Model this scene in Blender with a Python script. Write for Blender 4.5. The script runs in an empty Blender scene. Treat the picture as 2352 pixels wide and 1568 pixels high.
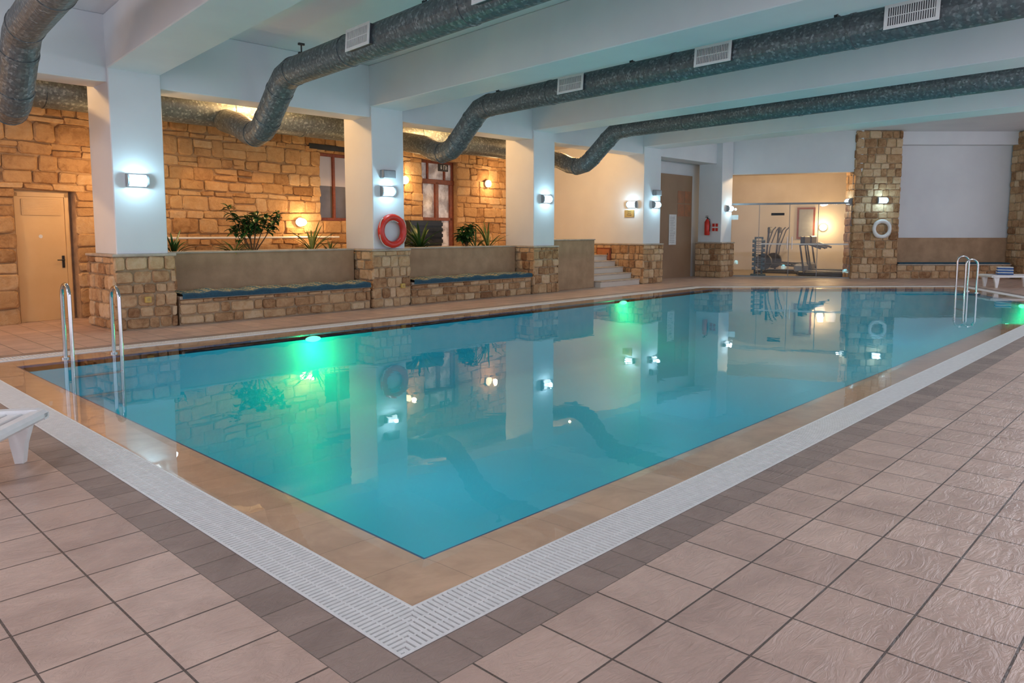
import bpy, bmesh, math, random
from math import sin, cos, pi, radians, sqrt, atan2
from mathutils import Vector, Matrix
from mathutils.geometry import tessellate_polygon
random.seed(7)
S=bpy.context.scene
S.view_settings.view_transform='Standard'
COL=bpy.context.collection

# ------------------------------------------------------------ materials
def nodes(name):
    m=bpy.data.materials.new(name); m.use_nodes=True
    nt=m.node_tree; b=nt.nodes.get('Principled BSDF')
    return m,nt,b
def N(nt,t,**k):
    n=nt.nodes.new(t)
    for a,v in k.items(): setattr(n,a,v)
    return n
def ramp(nt,fac,stops):
    r=N(nt,'ShaderNodeValToRGB')
    el=r.color_ramp.elements
    while len(el)<len(stops): el.new(0.5)
    for e,(p,c) in zip(el,stops): e.position=p; e.color=(*c,1)
    nt.links.new(fac,r.inputs['Fac']); return r.outputs['Color']
def bump(nt,b,h,strength=.3,dist=.01,prev=None):
    n=N(nt,'ShaderNodeBump'); n.inputs['Strength'].default_value=strength; n.inputs['Distance'].default_value=dist
    nt.links.new(h,n.inputs['Height'])
    if prev is not None: nt.links.new(prev,n.inputs['Normal'])
    nt.links.new(n.outputs['Normal'],b.inputs['Normal']); return n.outputs['Normal']
def noise(nt,vec,scale,detail=4,rough=.55,dist=0):
    n=N(nt,'ShaderNodeTexNoise'); n.inputs['Scale'].default_value=scale; n.inputs['Detail'].default_value=detail
    n.inputs['Roughness'].default_value=rough; n.inputs['Distortion'].default_value=dist
    if vec is not None: nt.links.new(vec,n.inputs['Vector'])
    return n.outputs['Fac']
def tc(nt): return N(nt,'ShaderNodeTexCoord').outputs['Object']
def mat(name,c1,c2=None,rough=.5,metal=0,scale=8,bs=0,bd=.005,spec=None,coat=0,bscale=None,emit=None,es=0,lo=.35,hi=.65):
    m,nt,b=nodes(name)
    if c2 is None: c2=tuple(x*.88 for x in c1)
    v=tc(nt); f=noise(nt,v,scale)
    nt.links.new(ramp(nt,f,[(lo,c1),(hi,c2)]),b.inputs['Base Color'])
    b.inputs['Roughness'].default_value=rough; b.inputs['Metallic'].default_value=metal
    if spec is not None: b.inputs['Specular IOR Level'].default_value=spec
    if coat: b.inputs['Coat Weight'].default_value=coat
    if bs: bump(nt,b,noise(nt,v,bscale or scale*4),bs,bd)
    if emit: b.inputs['Emission Color'].default_value=(*emit,1); b.inputs['Emission Strength'].default_value=es
    return m
M={}
M['paint']=mat('white_paint',(.73,.76,.79),(.67,.70,.74),.55,scale=.8,bs=.05,bscale=40)
M['paint_warm']=mat('warm_white_paint',(.66,.60,.54),(.60,.54,.48),.6,scale=1.2,bs=.05,bscale=30)
M['plaster']=mat('brown_plaster',(.44,.285,.17),(.34,.215,.125),.8,scale=3,bs=.5,bd=.01,bscale=60)
M['trimstone']=mat('capping_stone',(.50,.43,.36),(.38,.32,.26),.6,scale=6,bs=.2)
def stone(name,stops,amp):
    m,nt,b=nodes(name); v=tc(nt)
    at=N(nt,'ShaderNodeAttribute',attribute_name='tint'); at.attribute_type='GEOMETRY'
    f=noise(nt,v,7,7,.68,.6)
    mx=N(nt,'ShaderNodeMath',operation='MULTIPLY_ADD'); nt.links.new(f,mx.inputs[0]); mx.inputs[1].default_value=amp
    sb=N(nt,'ShaderNodeMath',operation='SUBTRACT'); nt.links.new(at.outputs['Fac'],sb.inputs[0]); sb.inputs[1].default_value=amp/2
    nt.links.new(sb.outputs[0],mx.inputs[2])
    nt.links.new(ramp(nt,mx.outputs[0],stops),b.inputs['Base Color'])
    b.inputs['Roughness'].default_value=.85; b.inputs['Specular IOR Level'].default_value=.2
    n1=bump(nt,b,noise(nt,v,10,6,.62),.9,.04)
    bump(nt,b,noise(nt,v,55,5,.7),.5,.01,n1)
    return m
M['stone']=stone('column_sandstone',[(0,(.25,.125,.06)),(.3,(.46,.27,.14)),(.6,(.58,.385,.22)),(1,(.68,.51,.34))],1.3)
M['stonew']=stone('wall_sandstone',[(0,(.32,.16,.065)),(.3,(.48,.27,.12)),(.6,(.55,.33,.155)),(1,(.62,.42,.24))],1.3)
M['mortar']=mat('lime_mortar',(.42,.31,.20),(.30,.21,.13),.9,scale=10,bs=.6,bd=.01)
M['mortarw']=mat('wall_mortar',(.46,.28,.14),(.34,.20,.10),.9,scale=10,bs=.6,bd=.01)
def galv():
    m,nt,b=nodes('galvanised_steel'); v=tc(nt)
    vo=N(nt,'ShaderNodeTexVoronoi'); vo.inputs['Scale'].default_value=34; nt.links.new(v,vo.inputs['Vector'])
    sp=N(nt,'ShaderNodeSeparateColor'); nt.links.new(vo.outputs['Color'],sp.inputs[0])
    c=ramp(nt,sp.outputs[0],[(0,(.085,.10,.11)),(.6,(.11,.135,.145)),(.85,(.15,.18,.19)),(1,(.25,.29,.30))])
    nt.links.new(c,b.inputs['Base Color']); b.inputs['Metallic'].default_value=.25; b.inputs['Roughness'].default_value=.5
    w=N(nt,'ShaderNodeTexWave'); w.wave_type='BANDS'; w.bands_direction='Y'; w.inputs['Scale'].default_value=2.6
    nt.links.new(v,w.inputs['Vector'])
    n1=bump(nt,b,w.outputs['Fac'],.35,.012)
    bump(nt,b,noise(nt,v,3,3),.15,.03,n1)
    return m
M['galv']=galv()
def tile(name,c1,c2,mort,w,h,ox,oy,rough,msz=.006,swirl=True,coat=0):
    m,nt,b=nodes(name); v=tc(nt)
    mp=N(nt,'ShaderNodeMapping'); mp.inputs['Location'].default_value=(-ox,-oy,0); nt.links.new(v,mp.inputs['Vector'])
    br=N(nt,'ShaderNodeTexBrick'); br.offset=0; br.squash=1
    br.inputs['Scale'].default_value=1; br.inputs['Brick Width'].default_value=w; br.inputs['Row Height'].default_value=h
    br.inputs['Mortar Size'].default_value=msz; br.inputs['Mortar Smooth'].default_value=.3; br.inputs['Bias'].default_value=0
    br.inputs['Color1'].default_value=(*c1,1); br.inputs['Color2'].default_value=(*c2,1); br.inputs['Mortar'].default_value=(*mort,1)
    nt.links.new(mp.outputs[0],br.inputs['Vector'])
    f=noise(nt,v,2.5,6,.65,1.2)
    mx=N(nt,'ShaderNodeMix',data_type='RGBA',blend_type='MULTIPLY'); mx.inputs[0].default_value=1
    nt.links.new(br.outputs['Color'],mx.inputs[6]); nt.links.new(ramp(nt,f,[(.3,(.80,.76,.74)),(.7,(1.08,1.05,1.02))]),mx.inputs[7])
    nt.links.new(mx.outputs[2],b.inputs['Base Color'])
    b.inputs['Roughness'].default_value=rough
    if coat: b.inputs['Coat Weight'].default_value=coat; b.inputs['Coat Roughness'].default_value=.08
    inv=N(nt,'ShaderNodeMath',operation='SUBTRACT'); inv.inputs[0].default_value=1; nt.links.new(br.outputs['Fac'],inv.inputs[1])
    n1=bump(nt,b,inv.outputs[0],.6,.006)
    if swirl:
        m2=N(nt,'ShaderNodeMapping'); m2.inputs['Scale'].default_value=(1,2.6,1); m2.inputs['Rotation'].default_value=(0,0,.7); nt.links.new(v,m2.inputs['Vector'])
        bump(nt,b,noise(nt,m2.outputs[0],6,4,.6,2.5),.5,.02,n1)
    return m
M['deck']=tile('deck_tiles',(.66,.485,.405),(.56,.405,.34),(.14,.105,.09),.345,.33,2.32,1.744,.36,.005)
M['border']=tile('border_tiles',(.38,.29,.25),(.30,.23,.20),(.17,.13,.11),.2,.2,1.28,1.74,.5,.004)
M['coping']=tile('coping_tiles',(.82,.51,.335),(.76,.47,.305),(.54,.34,.22),.345,.345,1.73,2.19,.25,.002,False,.5)
M['basin']=mat('pool_basin_blue',(.018,.57,.77),(.016,.54,.73),.5,scale=.5)
M['bluetile']=mat('dark_blue_edge_tile',(.01,.08,.22),(.01,.06,.18),.3)
M['grate']=mat('white_grating_plastic',(.84,.83,.81),(.77,.76,.74),.4,scale=20)
M['channel']=mat('gutter_channel_dark',(.14,.13,.13),(.09,.09,.09),.6)
def water():
    m=bpy.data.materials.new('pool_water'); m.use_nodes=True; nt=m.node_tree; nt.nodes.clear()
    o=N(nt,'ShaderNodeOutputMaterial'); mx=N(nt,'ShaderNodeMixShader'); tr=N(nt,'ShaderNodeBsdfTransparent'); gl=N(nt,'ShaderNodeBsdfGlossy')
    tr.inputs[0].default_value=(.98,1,1,1); gl.inputs['Roughness'].default_value=.012
    # the sheet has no refraction, so both of its sides use the same Fresnel curve
    ge=N(nt,'ShaderNodeNewGeometry'); io=N(nt,'ShaderNodeMix',data_type='FLOAT'); io.inputs[2].default_value=1.30; io.inputs[3].default_value=1/1.30
    nt.links.new(ge.outputs['Backfacing'],io.inputs[0])
    fr=N(nt,'ShaderNodeFresnel'); nt.links.new(io.outputs[0],fr.inputs['IOR'])
    v=tc(nt); bp=N(nt,'ShaderNodeBump'); bp.inputs['Strength'].default_value=.07; bp.inputs['Distance'].default_value=.02
    nt.links.new(noise(nt,v,1.6,3,.5,.6),bp.inputs['Height'])
    for n in (fr,gl): nt.links.new(bp.outputs[0],n.inputs['Normal'])
    nt.links.new(fr.outputs[0],mx.inputs[0]); nt.links.new(tr.outputs[0],mx.inputs[1]); nt.links.new(gl.outputs[0],mx.inputs[2])
    nt.links.new(mx.outputs[0],o.inputs[0]); return m
M['water']=water()
def glass():
    m=bpy.data.materials.new('clear_glass'); m.use_nodes=True; nt=m.node_tree; nt.nodes.clear()
    o=N(nt,'ShaderNodeOutputMaterial'); mx=N(nt,'ShaderNodeMixShader'); tr=N(nt,'ShaderNodeBsdfTransparent'); gl=N(nt,'ShaderNodeBsdfGlossy')
    tr.inputs[0].default_value=(.93,.95,.95,1); gl.inputs['Roughness'].default_value=.02
    fr=N(nt,'ShaderNodeFresnel'); fr.inputs['IOR'].default_value=1.4
    nt.links.new(fr.outputs[0],mx.inputs[0]); nt.links.new(tr.outputs[0],mx.inputs[1]); nt.links.new(gl.outputs[0],mx.inputs[2])
    nt.links.new(mx.outputs[0],o.inputs[0]); return m
M['glass']=glass()
M['steel']=mat('polished_steel',(.62,.62,.62),(.55,.55,.56),.14,1)
M['red']=mat('red_plastic',(.68,.035,.02),(.58,.03,.018),.35)
M['white']=mat('white_plastic',(.82,.82,.82),(.76,.76,.76),.35)
M['rope']=mat('white_rope',(.70,.68,.64),None,.8,scale=60,bs=.5)
M['frame']=mat('red_brown_wood',(.24,.06,.025),(.17,.04,.018),.45,scale=12)
M['dark']=mat('black_metal',(.02,.02,.022),(.03,.03,.03),.4)
M['grey']=mat('grey_plastic',(.30,.31,.33),(.25,.26,.28),.5)
M['dgrey']=mat('dark_grey_metal',(.08,.08,.09),(.06,.06,.07),.4)
M['bluegrey']=mat('blue_grey_rack_paint',(.06,.13,.17),(.05,.10,.14),.45)
M['cream']=mat('cream_door_paint',(.74,.49,.24),(.70,.45,.21),.45,scale=2)
M['tan']=mat('tan_panel',(.33,.21,.13),(.28,.17,.10),.5,scale=1)
M['orange']=mat('orange_wood_and_reflection',(.42,.16,.07),(.30,.14,.07),.35,scale=5)  # wood tone of the hatch; on the niche door it paints reflected warm light
M['leaf']=mat('dark_green_leaf',(.02,.07,.02),(.045,.12,.025),.35,scale=9)
M['leaf2']=mat('yellow_green_leaf',(.17,.21,.05),(.08,.13,.03),.45,scale=9)
M['stem']=mat('brown_stem',(.12,.07,.03),None,.8)
M['soil']=mat('dark_soil',(.05,.03,.02),(.09,.06,.035),.95,scale=20,bs=.8,bd=.02)
M['bluemat']=mat('blue_mat_fabric',(.02,.09,.14),(.015,.06,.10),.8,scale=30,bs=.4)
def patmat():
    m,nt,b=nodes('patterned_mat_fabric'); v=tc(nt)
    w=N(nt,'ShaderNodeTexChecker'); w.inputs['Scale'].default_value=14
    mp=N(nt,'ShaderNodeMapping'); mp.inputs['Rotation'].default_value=(0,0,.785); nt.links.new(v,mp.inputs['Vector']); nt.links.new(mp.outputs[0],w.inputs['Vector'])
    w.inputs['Color1'].default_value=(.42,.36,.22,1); w.inputs['Color2'].default_value=(.05,.14,.18,1)
    nt.links.new(w.outputs['Color'],b.inputs['Base Color']); b.inputs['Roughness'].default_value=.85; return m
M['pat']=patmat()
M['coolglow']=mat('cool_lamp_diffuser',(.9,.9,.9),None,.4,emit=(.85,.95,1),es=2.5)
M['warmglow']=mat('warm_lamp_diffuser',(.9,.85,.7),None,.4,emit=(1,.74,.42),es=4)
M['greenglow']=mat('green_pool_lamp',(.2,.9,.5),None,.4,emit=(.12,1,.42),es=3)
M['gold']=mat('brass_plate',(.48,.33,.12),(.40,.27,.09),.4,.3)
M['paper']=mat('white_paper',(.75,.75,.74),None,.7)
M['ink']=mat('dark_ink',(.03,.03,.035),None,.6)
M['blue']=mat('blue_cloth',(.03,.12,.40),None,.7)
M['outside']=mat('hazy_daylight_pane',(.20,.13,.09),(.66,.62,.62),.25,scale=3.2,emit=(.9,.78,.72),es=.12,lo=.40,hi=.58)
M['lilacpane']=mat('pale_blind_pane',(.55,.52,.58),(.50,.48,.54),.4,scale=2)
M['greypane']=mat('dark_grey_pane',(.14,.13,.13),(.10,.09,.09),.15,scale=2)  # dark grey tone for the lower window pane
M['gymfloor']=mat('rubber_floor',(.42,.36,.30),None,.5)
M['yellowp']=mat('yellowed_plastic',(.62,.42,.10),None,.5)

# ------------------------------------------------------------ mesh builder
class MB:
    def __init__(s): s.v=[];s.f=[];s.m=[];s.t=[]
    def add(s,vs,fs,mi=0,t=.5):
        o=len(s.v); s.v+= [tuple(x) for x in vs]
        for f in fs: s.f.append([i+o for i in f]); s.m.append(mi); s.t.append(t)
        return s
    def box(s,lo,hi,mi=0,bev=0,t=.5,M4=None):
        x0,y0,z0=lo;x1,y1,z1=hi
        b=min(bev,(x1-x0)/2.01,(y1-y0)/2.01,(z1-z0)/2.01)
        if b<=0:
            vs=[(x0,y0,z0),(x1,y0,z0),(x1,y1,z0),(x0,y1,z0),(x0,y0,z1),(x1,y0,z1),(x1,y1,z1),(x0,y1,z1)]
            fs=[(0,3,2,1),(4,5,6,7),(0,1,5,4),(1,2,6,5),(2,3,7,6),(3,0,4,7)]
        else:
            vs=[];
            idx={}
            for ix,x in enumerate((x0,x1)):
                for iy,y in enumerate((y0,y1)):
                    for iz,z in enumerate((z0,z1)):
                        sx=b if ix==0 else -b; sy=b if iy==0 else -b; sz=b if iz==0 else -b
                        for k,p in enumerate(((x,y+sy,z+sz),(x+sx,y,z+sz),(x+sx,y+sy,z))):
                            idx[(ix,iy,iz,k)]=len(vs); vs.append(p)
            I=lambda a,c,d,k: idx[(a,c,d,k)]
            fs=[]
            for a in (0,1):
                q=[I(a,0,0,0),I(a,1,0,0),I(a,1,1,0),I(a,0,1,0)]; fs.append(q if a else q[::-1])
                q=[I(0,a,0,1),I(1,a,0,1),I(1,a,1,1),I(0,a,1,1)]; fs.append(q[::-1] if a else q)
                q=[I(0,0,a,2),I(1,0,a,2),I(1,1,a,2),I(0,1,a,2)]; fs.append(q if a else q[::-1])
            for a in (0,1):
                for c in (0,1):
                    fs.append([I(a,c,0,0),I(a,c,1,0),I(a,c,1,1),I(a,c,0,1)])
                    fs.append([I(a,0,c,0),I(a,1,c,0),I(a,1,c,2),I(a,0,c,2)])
                    fs.append([I(0,a,c,1),I(1,a,c,1),I(1,a,c,2),I(0,a,c,2)])
                    for d in (0,1): fs.append([I(a,c,d,0),I(a,c,d,1),I(a,c,d,2)])
        if M4 is not None: vs=[M4@Vector(p) for p in vs]
        return s.add(vs,fs,mi,t)
    def tube(s,pts,r,n=12,mi=0,caps=True,closed=False):
        pts=[Vector(p) for p in pts]; L=len(pts)
        rs=r if isinstance(r,(list,tuple)) else [r]*L
        up=None; vs=[]
        for i,p in enumerate(pts):
            if closed: a=pts[i-1]; b=pts[(i+1)%L]
            else: a=pts[max(i-1,0)]; b=pts[min(i+1,L-1)]
            t=(b-a)
            if i>0 and i<L-1 or closed:
                d1=(p-a).normalized(); d2=(b-p).normalized(); t=d1+d2
            t.normalize()
            if up is None:
                up=Vector((0,0,1)) if abs(t.z)<.9 else Vector((1,0,0))
            x=t.cross(up).normalized(); y=x.cross(t).normalized(); up=y
            for k in range(n):
                an=2*pi*k/n; vs.append(p+(x*cos(an)+y*sin(an))*rs[i])
        fs=[]
        for i in range(L if closed else L-1):
            j=(i+1)%L
            for k in range(n):
                k2=(k+1)%n; fs.append((i*n+k,j*n+k,j*n+k2,i*n+k2))
        if caps and not closed:
            fs.append(list(range(n))); fs.append([(L-1)*n+k for k in range(n)][::-1])
        return s.add(vs,fs,mi)
    def build(s,name,mats,parent=None,loc=(0,0,0),rot=(0,0,0),smooth=None,kind=None,label=None,cat=None,fix=True):
        me=bpy.data.meshes.new(name); me.from_pydata(s.v,[],s.f)
        for m in (mats if isinstance(mats,(list,tuple)) else [mats]): me.materials.append(M[m] if isinstance(m,str) else m)
        me.polygons.foreach_set('material_index',s.m)
        a=me.attributes.new('tint','FLOAT','FACE'); a.data.foreach_set('value',s.t)
        me.update()
        if fix:
            bm=bmesh.new(); bm.from_mesh(me); bmesh.ops.recalc_face_normals(bm,faces=bm.faces); bm.to_mesh(me); bm.free()
        if smooth is not None:
            me.polygons.foreach_set('use_smooth',[True]*len(me.polygons))
            try: me.set_sharp_from_angle(angle=radians(smooth))
            except Exception: pass
        ob=bpy.data.objects.new(name,me); COL.objects.link(ob)
        ob.location=loc; ob.rotation_euler=rot
        if parent: ob.parent=parent
        tag(ob,label,cat,None,kind); return ob
def tag(ob,label=None,cat=None,group=None,kind=None):
    if label: ob['label']=label
    if cat: ob['category']=cat
    if group: ob['group']=group
    if kind: ob['kind']=kind
    return ob
def E(name,loc,rz,label,cat,group=None):
    o=bpy.data.objects.new(name,None); COL.objects.link(o); o.location=loc; o.rotation_euler=(0,0,rz); o.empty_display_size=.1
    return tag(o,label,cat,group)
def copytree(src,loc,rz=None,label=None):
    o=src.copy(); COL.objects.link(o); o.location=loc
    if rz is not None: o.rotation_euler=(0,0,rz)
    if label: o['label']=label
    def rec(a,b):
        for c in a.children:
            d=c.copy(); COL.objects.link(d); d.parent=b; rec(c,d)
    rec(src,o); return o
def lamp(name,loc,col,watts,r=.08,parent=None):
    l=bpy.data.lights.new(name,'POINT'); l.color=col; l.energy=watts
    l.shadow_soft_size=r
    o=bpy.data.objects.new(name,l); COL.objects.link(o); o.location=loc
    if parent: o.parent=parent
    return o
def structure(mb,name,mats,**k): return mb.build(name,mats,kind='structure',**k)

# stone facing: o origin, u direction, n outward normal
def stones(mb,o,u,n,width,z0,z1,ch=.2,wr=(.2,.42),openings=(),d=.035,jit=.008,mi=1,gap=.007,tr=(.15,.85)):
    o=Vector(o);u=Vector(u).normalized();n=Vector(n).normalized()
    zs=[z0]
    while zs[-1]<z1-ch*.6: zs.append(zs[-1]+ch*random.uniform(.75,1.25))
    if len(zs)>1 and z1-zs[-1]<ch*.35: zs[-1]=z1
    else: zs.append(z1)
    for (a,b,c,e) in openings:
        for q in (c,e):
            if z0<q<z1:
                k=min(range(1,len(zs)-1),key=lambda i:abs(zs[i]-q)) if len(zs)>2 else 0
                if k: zs[k]=q
    zs=sorted(set(zs))
    for i in range(len(zs)-1):
        a,b=zs[i],zs[i+1]; mid=(a+b)/2
        iv=[(0,width)]
        for (x0,x1,c,e) in openings:
            if c<mid<e:
                new=[]
                for (p,q) in iv:
                    if x1<=p or x0>=q: new.append((p,q))
                    else:
                        if x0>p: new.append((p,x0))
                        if x1<q: new.append((x1,q))
                iv=new
        for (p,q) in iv:
            x=p
            while x<q-.02:
                w=random.uniform(*wr)
                if q-(x+w)<wr[0]*.6: w=q-x
                x2=min(x+w,q)
                parts=[(a,b)]
                if wr[0]>.2 and random.random()<.22 and b-a>.2:
                    mm=a+(b-a)*random.uniform(.4,.6); parts=[(a,mm),(mm,b)]
                for (za,zb) in parts:
                    dd=d*random.uniform(.4,1.3); t=random.uniform(*tr)
                    if random.random()<.08: t=random.uniform(0,.25)
                    J=lambda: random.uniform(-jit,jit)
                    g=gap*random.uniform(.6,1.5)
                    c0=[(x+g+J(),za+g+J()),(x2-g+J(),za+g+J()),(x2-g+J(),zb-g+J()),(x+g+J(),zb-g+J())]
                    def ring(ins,wd,rc):
                        cs=[(c0[0][0]+ins,c0[0][1]+ins),(c0[1][0]-ins,c0[1][1]+ins),(c0[2][0]-ins,c0[2][1]-ins),(c0[3][0]+ins,c0[3][1]-ins)]
                        out=[]
                        for k in range(4):
                            c=Vector(cs[k]); pr=Vector(cs[k-1]); nx=Vector(cs[(k+1)%4])
                            out.append(c+(pr-c).normalized()*rc*random.uniform(.6,1.4)); out.append(c+(nx-c).normalized()*rc*random.uniform(.6,1.4))
                        return [o+u*q_[0]+Vector((0,0,q_[1]))+n*(wd+random.uniform(-.004,.004)) for q_ in out]
                    mn=min(x2-x,zb-za); rc=mn*.14
                    r0=ring(0,-.005,rc); r1=ring(.004,dd*.6,rc); r2=ring(mn*.1,dd,rc)
                    fs=[]
                    for k in range(8):
                        k2=(k+1)%8; fs.append((k,k2,8+k2,8+k)); fs.append((8+k,8+k2,16+k2,16+k))
                    fs.append(tuple(range(16,24)))
                    mb.add(r0+r1+r2,fs,mi,t)
                x=x2

# ------------------------------------------------------------ camera
cd=bpy.data.cameras.new('camera'); cam=bpy.data.objects.new('camera',cd); COL.objects.link(cam)
cam.location=(0,0,1.45); cam.rotation_euler=(radians(84.5),0,radians(-46.3))
cd.sensor_width=36; cd.lens=26.1; cd.shift_y=-.037; S.camera=cam

# ------------------------------------------------------------ pool & floor
PP=[Vector(p) for p in ((2.08,2.54),(14.07,2.54),(15.56,.99),(22.0,5.1),(17.5,9.52),(2.08,9.52))]
n_=len(PP)
def edge(i):
    a=PP[i];b=PP[(i+1)%n_];d=(b-a);L=d.length;d=d/L
    return a,d,Vector((d.y,-d.x)),L
def mitre(i):
    n1=edge((i-1)%n_)[2]; n2=edge(i)[2]; return (n1+n2)/(1+n1.dot(n2))
def off(o): return [PP[i]+mitre(i)*o for i in range(n_)]
def ringmesh(mb,offs,mi=0):
    rings=[[(p.x,p.y,z) for p in off(o)] for o,z in offs]
    vs=[p for r in rings for p in r]; fs=[]
    for k in range(len(offs)-1):
        for i in range(n_):
            j=(i+1)%n_; fs.append((k*n_+i,k*n_+j,(k+1)*n_+j,(k+1)*n_+i))
    mb.add(vs,fs,mi)
pool=E('swimming_pool',(0,0,0),0,'overflow swimming pool with turquoise water and tan coping','swimming pool')
mb=MB(); ringmesh(mb,[(0,-.05),(0,-.2),(-.08,-.45),(-.3,-.75),(-.75,-1.0),(-1.5,-1.2),(-2.5,-1.28)])
o26=off(-2.5); mb.add([(p.x,p.y,-1.28) for p in o26],[tuple(range(n_))])
mb.build('pool_basin','basin',pool,smooth=60)
mb=MB(); ringmesh(mb,[(0,-.10),(.0,-.028),(.022,-.026)]); mb.build('edge_tile_band','bluetile',pool,label='dark blue tile line along the inner pool edge')
mb=MB(); ringmesh(mb,[(.018,-.10),(.018,-.024),(.09,-.018),(.32,-.010),(.347,-.012),(.35,-.12)])
mb.build('coping','coping',pool,label='wet tan tiled pool coping')
mb=MB(); mb.add([(p.x,p.y,-.004) for p in off(.342)],[tuple(range(n_))]); wo=mb.build('water','water',pool,label='still clear turquoise pool water',fix=False)
# grating
mb=MB(); A0,B0=.355,.595
for i in range(n_):
    a,d,nn,L=edge(i); m0=mitre(i); m1=mitre((i+1)%n_)
    k0=m0.dot(d); k1=m1.dot(d)
    s=min(k0*B0,k0*A0,0); end=max(L+k1*B0,L+k1*A0,L)
    step=.026 if i in(0,5) else .04
    def rng(s):
        lo,hi=A0,B0
        if k0<0:
            if s<0: lo=max(lo,s/k0)
        elif k0>0: hi=min(hi,s/k0)
        e=s-L
        if k1>0:
            if e>0: lo=max(lo,e/k1)
        elif k1<0: hi=min(hi,e/k1)
        return lo,hi
    while s<end:
        lo,hi=rng(s+step*.25)
        if hi-lo>.012:
            w=step*.60
            p0=a+d*s+nn*lo; p1=a+d*(s+w)+nn*lo; p2=a+d*(s+w)+nn*hi; p3=a+d*s+nn*hi
            vs=[(p.x,p.y,z) for z in (-.012,.002) for p in (p0,p1,p2,p3)]
            mb.add(vs,[(4,5,6,7),(0,1,5,4),(1,2,6,5),(2,3,7,6),(3,0,4,7)])
        s+=step
    for o0,o1,zt in ((A0-.003,A0+.008,.003),((A0*2+B0)/3-.004,(A0*2+B0)/3+.004,.0),((A0+2*B0)/3-.004,(A0+2*B0)/3+.004,.0),(B0-.008,B0+.004,.003)):
        q=[a+d*(k0*o0)+nn*o0,a+d*(L+k1*o0)+nn*o0,a+d*(L+k1*o1)+nn*o1,a+d*(k0*o1)+nn*o1]
        vs=[(p.x,p.y,z) for z in (-.012,zt) for p in q]
        mb.add(vs,[(4,5,6,7),(0,1,5,4),(1,2,6,5),(2,3,7,6),(3,0,4,7)])
mb.build('overflow_grating','grate',pool,label='white slatted plastic overflow grating')
mb=MB(); ringmesh(mb,[(.351,-.02),(.351,-.09),(.596,-.09),(.596,-.02)]); mb.build('gutter_channel','channel',pool)
mb=MB(); ringmesh(mb,[(.60,-.08),(.60,0),(.80,0)]); structure(mb,'trim_1','border')
outer=[Vector((-6,-9,0)),Vector((34,-9,0)),Vector((34,22,0)),Vector((-6,22,0))]
hole=[Vector((p.x,p.y,0)) for p in off(.80)]
tri=tessellate_polygon([outer,hole[::-1]])
mb=MB(); mb.add([tuple(p) for p in outer+hole[::-1]],[tuple(t) for t in tri])
structure(mb,'floor','deck')

# ------------------------------------------------------------ ceiling, header, beams
ZS=4.55; SK=radians(-5.2)
mb=MB(); mb.box((-6,-9,ZS),(34,22,ZS+.2)); structure(mb,'ceiling','paint')
mb=MB(); mb.box((-6,11.78,3.6),(22.3,12.35,ZS),bev=.01); structure(mb,'wall_header','paint')
CX=[(-.77,.13),(3.8,4.7),(8.37,9.28),(12.93,13.84),(17.5,18.5)]
for i,(a,b) in enumerate(CX):
    w=b-a-.16
    mb=MB(); mb.box((-w/2,-20.5,3.79),(w/2,.05,ZS),bev=.012)
    mb.build('ceiling_beam','paint',loc=((a+b)/2,11.78,0),rot=(0,0,SK),label='white-painted deep concrete ceiling beam spanning the pool hall',cat='beam')['group']='ceiling beams'

# ------------------------------------------------------------ columns
def column(x0,x1,y0,y1,label):
    t=E('column',(x0,y0,0),0,label,'column'); w=x1-x0; d=y1-y0
    mb=MB(); mb.box((.03,.03,0),(w-.03,d,1.09),0)
    stones(mb,(0,.03,0),(1,0,0),(0,-1,0),w,0,1.09,.19,(.14,.34))
    stones(mb,(.03,d,0),(0,-1,0),(-1,0,0),d,0,1.09,.19,(.14,.34))
    stones(mb,(w-.03,0,0),(0,1,0),(1,0,0),d,0,1.09,.19,(.14,.34))
    mb.build('stone_base',['mortar','stone'],t,label='rough sandstone block base')
    mb=MB(); mb.box((-.01,-.01,1.085),(w+.01,d,1.125),0,bev=.01); mb.build('ledge','trimstone',t)
    mb=MB(); mb.box((.08,.08,1.12),(w-.08,min(d,1.05)-.05,ZS-.02),0,bev=.012); mb.build('shaft','paint',t,label='smooth white-painted shaft')
    return t
column(3.8,4.7,11.65,12.85,'white column on rough stone base beside a steel pool ladder')
column(8.37,9.28,11.65,12.85,'white column on stone base carrying a red lifebuoy')
column(12.93,13.84,11.65,12.75,'white column on stone base beside a plaster block')
column(21.65,22.5,11.5,12.45,'white column on stone base with a fire extinguisher')
t=E('column',(17.5,11.65,0),0,'white column and side wall on stone base beside steps','column')
mb=MB(); mb.box((.03,.03,0),(1.0,4.2,1.09),0)
stones(mb,(0,.03,0),(1,0,0),(0,-1,0),1.0,0,1.09,.19,(.14,.34)); stones(mb,(.03,4.2,0),(0,-1,0),(-1,0,0),4.2,0,1.09,.19,(.14,.34))
mb.build('stone_base',['mortar','stone'],t)
mb=MB(); mb.box((-.01,-.01,1.085),(1.01,4.2,1.125),0,bev=.01); mb.build('ledge','trimstone',t)
mb=MB(); mb.box((.08,.08,1.12),(.93,4.2,ZS-.02),0,bev=.012); mb.build('shaft','paint',t)
hp=E('access_hatch',(17.49,13.25,.66),-pi/2,'small red-brown wooden access hatch in stone wall','hatch')
mb=MB(); mb.box((0,-.05,-.04),(.5,0,.34),0,bev=.006); mb.build('hatch_frame','frame',hp)
mb=MB(); mb.box((.04,-.06,0),(.46,-.045,.30),0,bev=.003); mb.build('hatch_door','orange',hp)
mb=MB(); mb.box((.40,-.075,.13),(.42,-.06,.19),0,bev=.002); mb.build('knob','dark',hp)

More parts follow.
